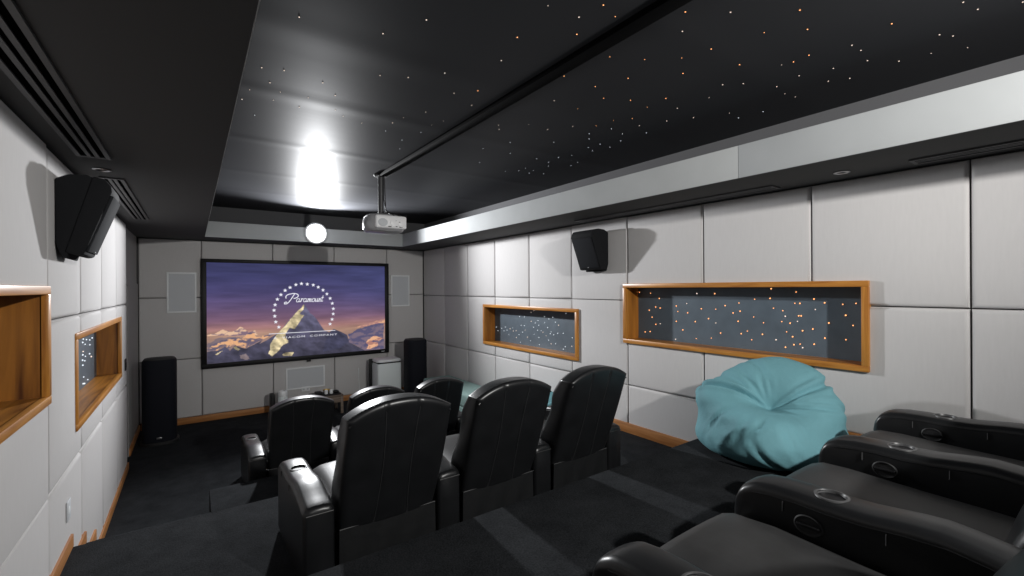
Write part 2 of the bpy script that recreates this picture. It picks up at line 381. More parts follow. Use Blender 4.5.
# wall niches
BIG_STARS= [(3.47,2.17),(3.31,2.16),(3.33,1.96),(3.24,2.0),(3.18,1.99),(3.19,2.1),(3.29,1.88),(3.24,1.8),(3.32,1.71),(3.39,1.7),(3.18,1.81),(2.97,2.02),(2.84,2.05),(2.95,1.96),(2.97,1.85),(2.89,1.76),(2.83,1.95),(2.74,1.86),(2.72,2.16),(2.52,2.16),(2.98,1.65),(2.73,1.68),(2.51,2.0),(2.67,2.0),(2.59,1.9),(2.51,1.86),(2.41,2.04),(2.27,2.07),(2.33,1.97),(2.28,1.89),(2.26,1.99),(2.46,1.76),(2.56,1.7),(2.25,1.77),(2.19,1.8),(2.15,1.72),(2.12,2.11),(2.13,1.94),(2.04,1.89),(2.05,1.78),(1.98,2.12),(1.95,2.03),(1.87,2.01),(1.97,2.21),(1.76,2.18),(1.88,1.91),(1.85,1.96),(1.77,2.08),(1.73,2.08),(1.74,1.97),(1.75,1.92),(1.72,1.97),(1.81,1.9),(1.78,1.71),(1.84,1.82),(1.79,1.78),(1.93,1.74),(1.85,1.68),(1.73,1.72),(1.71,1.69),(1.62,2.12),(1.54,2.09),(1.61,2.03),(1.51,1.92),(1.63,1.86),(1.54,1.79),(1.62,1.73),(1.41,2.08),(1.32,2.09),(1.39,1.99),(1.34,1.91),(1.39,1.79),(1.71,1.84)]
SMALL_STARS= [(6.58,1.54),(6.53,1.48),(6.41,1.53),(6.34,1.49),(6.3,1.56),(6.16,1.54),(6.07,1.51),(5.99,1.52),(6.2,1.44),(6.25,1.51),(5.91,1.46),(5.81,1.51),(5.98,1.41),(5.85,1.62),(5.76,1.62),(5.89,1.76),(5.76,1.76),(5.58,1.84),(5.51,1.87),(5.58,1.7),(5.48,1.68),(5.41,1.72),(5.52,1.61),(5.51,1.5),(5.6,1.39),(5.39,1.65),(5.38,1.35),(5.39,1.46),(5.25,1.7),(5.18,1.63),(5.15,1.76),(5.25,1.79),(5.06,1.79),(4.77,1.86),(5.29,1.55),(5.22,1.5),(5.1,1.57),(5.04,1.53),(5.16,1.44),(5.1,1.39),(5.0,1.72),(4.93,1.68),(4.95,1.56),(4.83,1.57),(4.79,1.38),(4.83,1.34),(4.64,1.52),(4.65,1.4),(5.0,1.4),(5.68,1.44),(5.33,1.57),(6.09,1.56),(5.12,1.54),(5.87,1.34),(5.74,1.55),(5.42,1.57)]
LEFT_STARS= [(5.95,1.76),(6.11,1.74),(6.29,1.72),(5.92,1.73),(6.04,1.7),(6.29,1.67),(5.94,1.64),(5.92,1.61),(6.05,1.58),(6.27,1.58),(6.36,1.54),(5.91,1.56),(6.02,1.54),(5.92,1.51),(6.42,1.73),(5.96,1.39),(5.93,1.33),(6.0,1.32),(6.2,1.29),(6.17,1.33)]
def niche(hole, face, sgn, depth, stars, label, light, group='fibre-lit display niches in the padded walls', proud=.03, sizes=(.005, .0065, .0065)):
    """face = X of the padding, sgn = +1 when the niche goes towards +X"""
    y0, y1, z0, z1 = hole
    root = empty('wall_niche', (face, (y0 + y1) / 2, z0), label, 'niche', group)
    cy, f = (y0 + y1) / 2, .048
    a, h = (y1 - y0) / 2, z1 - z0
    X = lambda d: sgn * d                         # depth into the wall
    def bx(d0, d1, ya, yb, za, zb, nm, mat, r=.004):
        xs = sorted((X(d0), X(d1)))
        return MB().box(xs[0], xs[1], ya, yb, za, zb, r).build(nm, M[mat], root)
    xs = sorted((X(-proud), X(.03)))
    for q in (0, h - f): MB().box(xs[0], xs[1], -a, a, q, q + f, .006).build('frame_rail', M['wood_frame'], root)
    for q in (-a, a - f): MB().box(xs[0], xs[1], q, q + f, f - .002, h - f + .002, .005).build('frame_stile', M['wood_frame_v'], root)
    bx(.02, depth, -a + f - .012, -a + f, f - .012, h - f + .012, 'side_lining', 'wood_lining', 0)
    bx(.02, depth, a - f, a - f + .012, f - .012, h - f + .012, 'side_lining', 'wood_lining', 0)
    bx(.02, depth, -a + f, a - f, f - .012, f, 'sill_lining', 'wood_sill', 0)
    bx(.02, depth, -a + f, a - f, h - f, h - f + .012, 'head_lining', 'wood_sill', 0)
    bp = bx(depth - .002, depth + .012, -a + f - .012, a - f + .012, f - .012, h - f + .012, 'back_panel', 'star_panel', 0)
    for y, z in stars:
        if not (-a + f < y - cy < a - f and f < z - z0 < h - f): continue
        star(bp, (light if rs.random() < .8 else 'star_cool', rs.choice(sizes)), (X(depth - .004), y - cy, z - z0))
    return root
niche(BIG, XR, 1, .20, BIG_STARS, 'long wood-framed niche with orange star lights above the teal bean bag', 'star_warm')
niche(SMALL, XR, 1, .20, SMALL_STARS, 'wood-framed niche with white star dots on the right wall, beyond the black wall speaker', 'star_white')
niche(NL1, XL, -1, .20, [], 'wood-lined niche cut by the left edge of the photo, under the black wall speaker', 'star_warm', proud=.012)
niche(NL2, XL, -1, .20, LEFT_STARS, 'wood-framed niche with white star dots near the far end of the left wall', 'star_white', proud=.012, sizes=(.0065, .008))
tag(MB().box(-.835, -.755, 6.70, 6.80, 1.273, 1.298, .006).build('remote_control', M['dark']), 'small flat black gadget on the sill of the far left niche', 'remote')

# air vents and small recessed fittings in the soffits
def vent(x0, x1, y0, y1, label, n=3):
    root = empty('air_vent', ((x0 + x1) / 2, (y0 + y1) / 2, ZS), label, 'vent', 'slot vents in the soffits')
    a, b = (x1 - x0) / 2, (y1 - y0) / 2
    MB().box(-a + .004, a - .004, -b + .004, b - .004, -.004, -.001).build('slot_backing', M['vent_gap'], root, smooth=False)
    m = MB(); f = .022
    m.box(-a, -a + f, -b, b, -.012, 0); m.box(a - f, a, -b, b, -.012, 0); m.box(-a + f, a - f, -b, -b + f, -.012, 0); m.box(-a + f, a - f, b - f, b, -.012, 0)
    m.build('vent_frame', M['vent'], root, smooth=False)
    p = (2 * a - 2 * f) / n
    for k in range(1, n):
        x = -a + f + p * k
        MB().box(x - .010, x + .010, -b + f, b - f, -.011, -.002).build('vent_blade', M['vent'], root, smooth=False)
vent(-.575, -.415, .35, 3.78, 'long black slot vent in the ceiling soffit above the left niche')
vent(-.555, -.415, 4.42, 6.80, 'farther black slot vent beyond the left wall speaker')
vent(3.88, 4.03, -1.2, .88, 'black slot vent in the right soffit at the right edge of the photo')
vent(3.90, 4.05, 1.75, 4.10, 'black slot vent in the right soffit above the large niche')
def fitting(x, y, label):
    root = empty('recessed_fitting', (x, y, ZS), label, 'ceiling light', 'small recessed fittings in the soffits')
    MB().lathe([(.030, -.001), (.048, -.001), (.052, -.006), (.040, -.010), (.030, -.004), (.030, -.001)], n=24).build('trim_ring', M['chrome'], root)
    MB().lathe([(.030, -.002), (.0, -.002)], n=24).build('socket', M['vent_gap'], root)
fitting(-.505, 4.16, 'small round metal fitting in the left soffit between the two slot vents')
fitting(3.89, 1.26, 'small round fitting in the right soffit between its two slot vents')

# cable trunking and projector
tag(MB().box(1.835, 1.93, YFB, 5.27, ZC - .035, ZC + .001, .004).build('cable_trunking', M['trunk']), 'long black cable trunking running along the star ceiling to the projector', 'trunking')
FRONT_W, REAR_W = 1220, 640      # lamp power
# ------------------------------------------------------------------ projector on its pole
pj = empty('projector', (1.925, 5.41, 2.925), 'white projector hanging from the star ceiling on a dark pole', 'projector')
def plan(w, d, n=4, k=36):
    return [(math.copysign(abs(math.cos(t)) ** (2 / n), math.cos(t)) * w / 2, math.copysign(abs(math.sin(t)) ** (2 / n), math.sin(t)) * d / 2) for t in [2 * math.pi * i / k for i in range(k)]]
rows = []
for z, s in ((0, .86), (.012, .93), (.04, .985), (.09, 1), (.15, .985), (.188, .93), (.204, .84)):
    rows.append([(x * s, y * s, z) for x, y in plan(.47, .40, 3.4)])
MB().grid(rows, close_v=True, cap0=True, cap1=True).build('projector_body', M['proj_side'], pj)
m = MB(); m.box(-.165, .215, -.214, -.15, .03, .186, .022, 3); m.build('rear_panel', M['proj'], pj)
m = MB()
m.prism([(math.cos(t) * .058 - .085, math.sin(t) * .047 + .095) for t in [2 * math.pi * i / 24 for i in range(24)]], -.222, -.21, lambda a, b, w: (a, w, b), .003)
m.build('exhaust_grille', M['inwall'], pj)
m = MB(); m.prism([(math.cos(t) * .045 + .052, math.sin(t) * .050 + .098) for t in [2 * math.pi * i / 24 for i in range(24)]], -.222, -.21, lambda a, b, w: (a, w, b), .003)
m.prism([(math.cos(t) * .045 + .150, math.sin(t) * .050 + .098) for t in [2 * math.pi * i / 24 for i in range(24)]], -.221, -.21, lambda a, b, w: (a, w, b), .003)
m.build('lamp_cover', M['proj'], pj)
m = MB()
for x, z, a in ((.0, .045, .04), (.07, .05, .05), (.14, .045, .04)): m.box(x - a / 2, x + a / 2, -.2165, -.205, z, z + .010, .002)
m.build('connector_port', M['dark'], pj)
m = MB(); m.lathe([(.075, .19), (.078, .235), (.06, .238), (.052, .215), (0, .21)], c=(-.08, 0, .1), axis='Y', n=24); m.build('lens_ring', M['dark'], pj)
m = MB(); m.tube([(-.05, -.05, .22), (-.05, -.05, .685)], .032, 16); m.build('mount_pole', M['pole'], pj)
m = MB(); m.lathe([(0, .665), (.075, .668), (.085, .69), (0, .694)], c=(-.05, -.05, 0)); m.build('ceiling_plate', M['cable'], pj)
m = MB(); m.box(-.11, .09, -.12, .05, .203, .214, .003); m.box(-.08, -.02, -.08, -.02, .205, .25, .008)
m.tube([(.0, -.09, .20), (.03, -.10, .235), (.05, -.11, .20)], .008, 8); m.tube([(-.09, -.09, .21), (-.04, -.09, .23), (.11, -.09, .20)], .006, 8)
m.build('mount_bracket', M['cable'], pj)
m = MB(); m.tube([(-.018, -.085, .66), (-.012, -.09, .45), (-.005, -.095, .26), (.03, -.13, .225), (.06, -.19, .19), (.075, -.219, .12)], .006, 8)
m.tube([(-.03, -.086, .66), (-.03, -.09, .40), (.0, -.10, .24), (.10, -.15, .215), (.14, -.2, .18), (.12, -.222, .10)], .005, 8)
m.build('signal_cable', M['cable'], pj)

# ------------------------------------------------------------------ lamps on the front and rear soffits
def wall_lamp(x, y, z, sgn, label, power, cone, blend):
    root = empty('wall_lamp', (x, y, z), label, 'lamp')
    Y = lambda d: -sgn * d
    MB().lathe([(.0, Y(0)), (.15, Y(0)), (.152, Y(.02)), (.135, Y(.035)), (.0, Y(.035))], axis='Y', n=36).build('lamp_base', M['white'], root)
    MB().lathe([(.128, Y(.034)), (.124, Y(.055)), (.10, Y(.085)), (.06, Y(.102)), (.0, Y(.108))], axis='Y', n=36).build('lamp_glass', M['lamp_glass'], root)
    L = bpy.data.lights.new('lamp_beam', 'SPOT'); L.energy = power; L.color = (.965, .98, 1.0) if sgn > 0 else (1, .985, .955); L.spot_size = R(cone); L.spot_blend = blend; L.shadow_soft_size = .08 if sgn > 0 else .05
    lo = bpy.data.objects.new('lamp_beam', L); COL.objects.link(lo); lo.parent = root; lo.location = (0, Y(.17), 0)
    lo.rotation_euler = (R(-90) if sgn > 0 else R(90), 0, 0); root.scale = (1.25, 1.0, 1.25) if sgn > 0 else (1, 1, 1)
    if sgn > 0: lo.rotation_euler = (R(-90), 0, 0)
wall_lamp(1.80, YFF, 3.225, 1, 'blazing round white lamp on the front soffit above the screen', FRONT_W, 139, 1.0)
wall_lamp(2.15, YFB, 3.31, -1, 'round white lamp high on the rear wall behind the back row', REAR_W, 140, 1.0)

# ------------------------------------------------------------------ theatre recliners
PITCH, AW = .81, .168
def lerp_prof(pts, y):
    for (a, za), (b, zb) in zip(pts, pts[1:]):
        if y <= b:
            t = (y - a) / (b - a); t = t * t * (3 - 2 * t) * .35 + t * .65
            return za + (zb - za) * t
    return pts[-1][1]
ARM = [(0, .470), (.012, .490), (.04, .497), (.12, .506), (.22, .522), (.29, .534), (.34, .536), (.40, .529), (.49, .516), (.60, .511), (.70, .513), (.78, .510), (.84, .502), (.875, .488), (.90, .468), (.92, .435), (.927, .415), (.93, .37)]
def arm_mesh(x):
    """an armrest centred on x: a padded box whose top rises to a hump at the front, with a cup hole"""
    rows = []; hw = AW / 2
    for y, _ in ARM if False else [(q, 0) for q in (0, .006, .015, .03, .06, .10, .14, .20, .26, .32, .38, .44, .50, .54, .58, .62, .66, .70, .74, .78, .82, .845, .865, .885, .90, .913, .922, .928, .93)]:
        zt = lerp_prof(ARM, y); c = .014
        d = min(y, .93 - y); w = hw - (.018 * (1 - min(1, d / .03)) ** 2)
        pu = .004 * math.sin(math.pi * min(1, max(0, (y - .1) / .7)))
        r = .034; row = [(-w, .03), (-w, .2), (-w - pu, zt - .12)]
        for k in range(0, 7):
            t = math.pi - k * math.pi / 12; row.append((-w + r + r * math.cos(t), zt - r + r * math.sin(t)))
        row.append((-w * .3, zt + .004)); row.append((w * .3, zt + .004))
        for k in range(0, 7):
            t = math.pi / 2 - k * math.pi / 12; row.append((w - r + r * math.cos(t), zt - r + r * math.sin(t)))
        row += [(w + pu, zt - .12), (w, .2), (w, .03)]
        rows.append([(x + px, y, pz) for px, pz in row])
    m = MB(); m.grid(rows, close_v=True, cap0=True, cap1=True)
    o = m.build('armrest', M['leather'], angle=50)
    # cut the cup hole
    cz = lerp_prof(ARM, .615)
    cu = MB().lathe([(.0, cz - .06), (.043, cz - .06), (.043, cz + .1), (.0, cz + .1)], c=(x, .615, 0), n=28).build('cutter', M['dark'])
    md = o.modifiers.new('cup', 'BOOLEAN'); md.operation = 'DIFFERENCE'; md.object = cu; md.solver = 'EXACT'
    bpy.context.view_layer.update()
    me = bpy.data.meshes.new_from_object(o.evaluated_get(bpy.context.evaluated_depsgraph_get()))
    o.modifiers.clear(); o.data = me; me.name = 'armrest'
    me.shade_smooth(); me.set_sharp_from_angle(angle=R(50))
    bpy.data.objects.remove(cu)
    return o
def make_arm(x, root, inner):
    """inner = -1 when the seat lies on the -x side"""
    o = arm_mesh(x); o.parent = root
    cz = lerp_prof(ARM, .615)
    ring = MB().lathe([(.0405, cz - .016), (.0425, cz + .002), (.046, cz + .0075), (.053, cz + .006), (.055, cz + .001), (.05, cz - .006)], c=(x, .615, 0), n=32)
    cup = ring.build('cup_holder', M['cupring'], o)
    MB().lathe([(.0424, cz - .003), (.0422, cz - .055), (.0, cz - .056)], c=(x, .615, 0), n=28).build('cup_bottom', M['dark'], cup)
    hw = AW / 2
    for s in (-1, 1):                              # piping along both top edges
        p = [(x + s * (hw - .0015), y, lerp_prof(ARM, y) - .034) for y in (.03, .10, .20, .30, .40, .50, .60, .70, .79, .85)]
        MB().tube(p, .0028, 6).build('piping', M['leather'], o)
    m = MB()
    m.tube([(x - hw + .012, -.001, lerp_prof(ARM, .0) - .012), (x + hw - .012, -.001, lerp_prof(ARM, .0) - .012)], .003, 6)
    m.build('rear_seam', M['leather_seat'], o)
    for y in (.44, .74):
        zt = lerp_prof(ARM, y)
        for s in (-1, 1): MB().tube([(x + s * (hw + .0025), y, zt - .040), (x + s * (hw + .0035), y, zt - .075)], .0022, 5).build('stitching', M['thread'], o)
    X = x + inner * (hw + .004)
    lv = MB().lathe([(0, -.004), (.050, -.004), (.056, .002), (.05, .007), (.042, .004), (.034, .0035), (.0, .006)], n=28, axis='X')
    for v in lv.bm.verts: v.co = Vector((X + inner * v.co.x * .7, .655 + v.co.y * .85, .418 + v.co.z * .66))
    l = lv.build('recline_lever', M['lever'], o)
    hb = MB(); hb.box(X + (inner * .012 if inner < 0 else .001), X + (.0 if inner < 0 else inner * .013), .618, .692, .412, .424, .004); hb.build('lever_grip', M['dark'], l)
    return o
def pillow(name, w_fn, z0, top_fn, yr, yf, r, mat, root, nx=44, nz=40, groove=None, angle=55):
    """a padded upright slab: top_fn(x) gives the top, yr/yf(t, x) its rear and front surface, r the rounding of its rim"""
    ts = [.5 - .5 * math.cos(math.pi * i / nz) for i in range(nz + 1)]
    us = [-math.cos(math.pi * i / nx) * .55 + .45 * (2 * i / nx - 1) for i in range(nx + 1)]
    F, B = [], []
    for u in us:
        fr, br = [], []
        for t in ts:
            x = u * w_fn(t); zt = top_fn(u); z = z0 + (zt - z0) * t
            d = min((1 - abs(u)) * w_fn(t), t * (zt - z0) + .015, (1 - t) * (zt - z0))
            k = 0 if d >= r else r * (1 - math.sqrt(max(0, 1 - (1 - d / r) ** 2)))
            a, b = yr(t, u), yf(t, u); mid = (a + b) / 2
            kk = min(k, (b - a) / 2 - .004)
            g = groove(x, t) if groove else 0
            br.append((x, min(a + kk * .8 + g, mid), z)); fr.append((x, max(b - kk, mid), z))
        F.append(fr); B.append(br)
    m = MB(); m.grid(F); m.grid(B)
    # join the rims
    n = len(us)
    m.grid([F[0], B[0]]); m.grid([F[-1], B[-1]])
    m.grid([[r_[0] for r_ in F], [r_[0] for r_ in B]]); m.grid([[r_[-1] for r_ in F], [r_[-1] for r_ in B]])
    bmesh.ops.remove_doubles(m.bm, verts=m.bm.verts, dist=.0005)
    return m.build(name, mat, root, angle=angle)
def lean(t): return .02 - .275 * t + .025 * t * t
def make_chair(label, group):
    root = empty('theatre_recliner', (0, 0, 0), label, 'recliner', group)
    make_arm(PITCH / 2, root, -1)
    # backrest
    w = lambda t: .296 + .018 * math.sin(math.pi * min(1, t * 1.15) * .62)
    top = lambda u: 1.088 - .085 * abs(u) ** 2.3
    def yf(t, u):
        th = .245 - .095 * t
        th += .035 * math.exp(-((t - .32) / .2) ** 2) + .045 * math.exp(-((t - .82) / .14) ** 2)
        return lean(t) + th + .012 * (1 - u * u)
    def gr(x, t):
        g = 0
        for s in (-1, 1):
            xs = s * (.105 - .018 * math.sin(math.pi * t))
            g += .007 * math.exp(-((x - xs) / .006) ** 2)
        return g
    bk = pillow('backrest', w, .295, top, lambda t, u: lean(t) - .012 * (1 - u * u), yf, .045, M['leather'], root, 64, 44, gr)
    us = [-.97 + 1.94 * i / 24 for i in range(25)]
    for s in (-1, 1):
        p = []
        for i in range(25):
            t = .03 + .90 * i / 24; xs = s * (.105 - .018 * math.sin(math.pi * t)); u = xs / w(t)
            p.append((xs, lean(t) - .012 * (1 - u * u) + .0015, .295 + (top(u) - .295) * t))
        MB().tube(p, .0018, 6).build('back_seam', M['seam'], bk)
    MB().tube([(u * .312, lean(1) + .020, top(u) - .026 - .02 * abs(u) ** 6) for u in us], .0045, 8).build('piping', M['leather'], bk)
    for s in (-1, 1):
        p = [(s * w(t) * .985, lean(t) + .034, .315 + (top(.97) - .315) * t) for t in [i / 14 * .96 for i in range(15)]]
        MB().tube(p, .004, 6).build('piping', M['leather'], bk)
    # seat cushion: long, with a rolled front
    rows = []
    for y, z, rr in ((.16, .385, .02), (.22, .396, .03), (.34, .400, .04), (.50, .402, .04), (.66, .408, .04), (.76, .412, .04), (.86, .408, .045), (.905, .390, .04), (.93, .355, .03), (.935, .32, .02), (.927, .30, .01)):
        hw = .314
        row = [(-hw, y, min(.285, z - .03))]
        for k in range(7):
            u = -1 + 2 * k / 6
            row.append((u * hw * .985, y, z + .012 * (1 - u * u) - rr * abs(u) ** 8))
        row.append((hw, y, min(.28, z - .03))); rows.append(row)
    MB().grid(rows, close_v=True, cap0=True, cap1=True).build('seat_cushion', M['leather_seat'], root, angle=70)
    MB().box(-.31, .31, .865, .905, .07, .285, .014, 3).build('footrest', M['leather'], root)
    MB().box(-.312, .312, .06, .86, .03, .30, .008).build('base', M['dark'], root)
    m = MB()
    for x in (-.28, .28):
        for y in (.12, .78): m.lathe([(.025, 0), (.03, .004), (.028, .032), (0, .032)], c=(x, y, 0), n=14)
    m.build('glide', M['dark'], root)
    # loose cloth skirt under the back
    rows = []
    for i in range(25):
        x = -.300 + .6 * i / 24; row = []
        for j in range(10):
            z = .330 - .30 * j / 9
            row.append((x, .008 + .006 * math.sin(i * .9 + j * .35) * (j / 9) + .004 * math.sin(i * 2.3 + 1) * (j / 9) - .004, z))
        rows.append(row)
    rb = [[(p[0], p[1] + .012, p[2]) for p in row] for row in rows]
    m = MB(); m.grid(rows); m.grid(rb)
    m.grid([rows[0], rb[0]]); m.grid([rows[-1], rb[-1]]); m.grid([[q[0] for q in rows], [q[0] for q in rb]]); m.grid([[q[-1] for q in rows], [q[-1] for q in rb]])
    bmesh.ops.remove_doubles(m.bm, verts=m.bm.verts, dist=.0002)
    sk = m.build('skirt', M['skirt'], root)
    MB().tube([(-.298, .004, .328), (.298, .004, .328)], .003, 6).build('hem', M['thread'], sk)
    return root
CH = {}
G = {1: 'front row recliners', 2: 'second row recliners', 3: 'back row recliners'}
LB = {1: ('leftmost recliner of the front row, black leather, nearest the white canister', 'middle recliner of the front row, mostly hidden by the second row', 'front row recliner nearest the right wall, beside the pale daybed'),
      2: ('large black recliner seen from behind, nearest the camera in the second row', 'middle black recliner of the second row, seen from behind', 'second row recliner nearest the right wall and the framed niche'),
      3: ('back row recliner in the bottom foreground, its seat cut by the lower photo edge', 'middle recliner of the back row, seat partly in shadow, behind the nearest full armrest', 'back row recliner at the right edge, nearest the bean bag and right wall')}
proto = make_chair(LB[1][0], G[1])
for row, cx, y0, z in ((1, (.948, 1.756, 2.566), 5.32, 0), (2, (.977, 1.785, 2.595), 2.655, P2), (3, (1.432, 2.246, 3.06), .015, P3)):
    for i, x in enumerate(cx):
        o = proto if (row, i) == (1, 0) else copy_tree(proto)
        o.location = (x, y0, z); o['label'] = LB[row][i]; o['group'] = G[row]; CH[(row, i)] = o
la = make_arm(-PITCH / 2, CH[(1, 0)], 1)
for row in (2, 3): copy_tree(la, CH[(row, 0)])

# ------------------------------------------------------------------ bean bags
def beanbag(loc, az, size, label, seed, tall=1.0):
    """az = world heading of the side one sits down from"""
    rg = np.random.default_rng(seed)
    n, k = 150, 90
    F, L, Up = np.array([1, 0, 0.]), np.array([0, 1, 0.]), np.array([0, 0, 1.])
    def nrm(v): v = np.array(v, float); return v / np.linalg.norm(v)
    back, dent, front, lob, rim = nrm((-.30, .12, .92)), nrm((.64, .06, .76)), nrm((.97, -.05, .16)), nrm((.05, -.85, .46)), nrm((.08, .86, .44))
    bk1, bk2 = nrm((-.20, .52, .76)), nrm((-.30, -.36, .80))
    t1 = nrm(np.cross(dent, Up)); t2 = np.cross(dent, t1)
    folds = [(rg.uniform(0, 2 * math.pi), rg.uniform(.45, .65), rg.uniform(.80, 1.35), rg.uniform(.008, .018), rg.uniform(-.7, .7)) for _ in range(12)]
    folds += [(-.50, .30, 1.40, .075, .05), (-1.0, .40, .85, .026, -.2), (-1.35, .42, .8, .018, -.2), (-2.75, .30, 1.0, .055, .30), (2.95, .42, 1.0, .028, .3), (.35, .75, 1.3, .02, .3), (1.2, .9, 1.5, .014, .8)]
    ph = rg.uniform(0, 6.28, (14, 3)); fq = rg.normal(0, 1, (14, 3)) * 5.5
    rows = []
    for j in range(k + 1):
        th = math.pi * j / k; row = []
        for i in range(n):
            a = 2 * math.pi * i / n
            d = np.array([math.sin(th) * math.cos(a), math.sin(th) * math.sin(a), math.cos(th)])
            g = lambda c, s: math.exp(-(math.acos(max(-1, min(1, float(d @ c)))) / s) ** 2)
            rr = .45 + .165 * g(back, .42) + .10 * g(bk1, .36) + .07 * g(bk2, .36) - .285 * g(dent, .56) + .15 * g(front, .48) + .085 * g(lob, .40) + .055 * g(rim, .45)
            ang = math.acos(max(-1, min(1, float(d @ dent)))); psi = math.atan2(float(d @ t2), float(d @ t1))
            for p0, a0, a1, dep, tw in folds:
                dp = (psi - p0 - tw * (ang - a0) + math.pi) % (2 * math.pi) - math.pi
                wv = dp * max(.25, math.sin(ang)) / .05
                if abs(wv) < 4:
                    e = 1 / (1 + math.exp(-(ang - a0) / .06)) / (1 + math.exp((ang - a1) / .10))
                    rr -= dep * e * (math.exp(-wv * wv) - .45 * math.exp(-((abs(wv) - 1.7) / .9) ** 2))
            s = sum(math.sin(float(fq[q] @ d) * 1.6 + ph[q, 0]) for q in range(14)) / 14
            rr += .018 * s
            # gores: seams from the top cap
            p = d * rr * np.array([1.07, 1.07, .88 * tall])
            z = p[2] + .255 * tall
            if z < .03: z = .03 * math.exp((z - .03) / .07)
            flat = max(0, min(1, 1 - z / .30)); flat = flat * flat * (3 - 2 * flat)
            sc = 1 + .27 * flat - .25 * max(0, (.012 - z) / .012) * 0
            row.append((p[0] * sc * size, p[1] * sc * size, max(z - .0, 0.0) * size))
        rows.append(row)
    m = MB(); m.grid(rows, close_v=True)
    bmesh.ops.remove_doubles(m.bm, verts=m.bm.verts, dist=.0008)
    o = m.build('bean_bag', M['teal'], angle=180)
    o.location = loc; o.rotation_euler.z = az
    return tag(o, label, 'bean bag', 'teal bean bags')
beanbag((3.60, 1.66, P3), R(207), .96, 'big crumpled teal bean bag slumped against the wall below the large niche', 7, .93)
beanbag((3.72, 4.62, .30), R(200), .74, 'teal bean bag hidden behind the second row, a sliver beside the rightmost backrest', 11, .95)

# ------------------------------------------------------------------ daybed along the right wall
db = empty('daybed', (3.83, 6.75, 0), 'low pale teal daybed along the right wall beyond the front row', 'daybed')
m = MB()
for x in (-.24, .24):
    for y in (-1.0, 1.0): m.box(x - .03, x + .03, y - .03, y + .03, 0, .10, .005)
m.build('leg', M['dark'], db)
MB().box(-.285, .275, -1.12, 1.12, .09, .30, .02, 3).build('base', M['daybed'], db)
MB().box(-.29, .28, -1.13, 1.13, .295, .53, .045, 4).build('mattress', M['daybed'], db)

# ------------------------------------------------------------------ screen with its picture
sx0, sx1, sz0, sz1 = .113, 3.357, .889, 2.757; bz = .08
sc = empty('projection_screen', ((sx0 + sx1) / 2, YF, sz0), 'wide black-framed screen on the front wall showing a mountain under a ring of stars', 'screen')
W2, H = (sx1 - sx0) / 2, sz1 - sz0
m = MB()
for a in ((-W2, W2, 0, bz), (-W2, W2, H - .062, H), (-W2, -W2 + bz, bz - .002, H - .06), (W2 - bz, W2, bz - .002, H - .06)): m.box(a[0], a[1], -.055, -.003, a[2], a[3], .006)
m.build('screen_frame', M['bezel'], sc)
m = MB(); m.box(.02, .09, -.065, -.045, -.035, .01, .006); m.build('sensor_box', M['dark'], sc)
m = MB(); m.box(W2 - .17, W2 - .10, -.0565, -.054, .034, .046); m.build('frame_badge', M['inwall'], sc)
RING= [(0.355,0.329),(0.339,0.385),(0.334,0.447),(0.33,0.509),(0.336,0.566),(0.348,0.624),(0.367,0.672),(0.39,0.717),(0.417,0.748),(0.449,0.778),(0.48,0.789),(0.513,0.784),(0.547,0.775),(0.576,0.751),(0.604,0.718),(0.627,0.674),(0.646,0.624),(0.659,0.567),(0.665,0.506),(0.664,0.448),(0.657,0.387),(0.645,0.335)]
LIT= [(0.498,0.57),(0.468,0.514),(0.443,0.463),(0.403,0.382),(0.364,0.297),(0.336,0.224),(0.312,0.159),(0.307,0.106),(0.326,0.095),(0.357,0.153),(0.385,0.191),(0.396,0.259),(0.417,0.318),(0.446,0.302),(0.464,0.356),(0.497,0.445),(0.471,0.461),(0.49,0.509)]
PEAK= [(0.498,0.57),(0.468,0.514),(0.443,0.463),(0.403,0.382),(0.357,0.276),(0.295,0.202),(0.255,0.167),(0.271,0.205),(0.185,0.124),(0.132,0.168),(0.109,0.117),(0.086,0.163),(0.052,0.126),(0.002,0.122),(0.001,0.004),(1,-0.05),(0.989,-0.005),(0.866,0.0),(0.761,0.114),(0.75,0.199),(0.667,0.277),(0.642,0.239),(0.609,0.27),(0.566,0.395),(0.545,0.443),(0.528,0.464),(0.501,0.552)]
RIDGE2= [(0.638,0.24),(0.667,0.277),(0.705,0.246),(0.75,0.199),(0.761,0.121),(0.704,0.053),(0.601,0.028),(0.619,0.16)]
LITB= [(0.399,0.163),(0.38,0.14),(0.354,0.079),(0.321,0.021),(0.296,0.063),(0.322,0.148),(0.348,0.208),(0.387,0.242)]
LITC= [(0.379,0.03),(0.393,0.06),(0.433,0.054),(0.436,0.014),(0.386,0.01)]
LITD= [(0.156,0.061),(0.185,0.068),(0.209,0.015),(0.197,0.005),(0.161,0.029)]
LITE= [(0.138,0.161),(0.162,0.121),(0.15,0.113),(0.126,0.151)]
LITF= [(0.041,0.092),(0.075,0.122),(0.052,0.084)]
CL1= [(0.002,0.276),(0.041,0.295),(0.069,0.34),(0.115,0.305),(0.15,0.356),(0.18,0.328),(0.192,0.29),(0.229,0.317),(0.241,0.259),(0.162,0.268),(0.081,0.278),(0.002,0.264)]
CL2= [(0.002,0.134),(0.002,0.175),(0.041,0.194),(0.08,0.23),(0.121,0.243),(0.162,0.22),(0.192,0.278),(0.222,0.268),(0.241,0.234),(0.297,0.253),(0.322,0.249),(0.246,0.183),(0.185,0.13),(0.132,0.175),(0.103,0.136),(0.08,0.164),(0.041,0.128)]
CR1= [(0.761,0.226),(0.836,0.295),(0.916,0.345),(0.991,0.382),(0.99,0.317),(0.916,0.309),(0.851,0.279),(0.804,0.27)]
CR2= [(0.761,0.205),(0.804,0.263),(0.883,0.29),(0.99,0.317),(0.989,-0.005),(0.866,0.0),(0.765,0.114)]
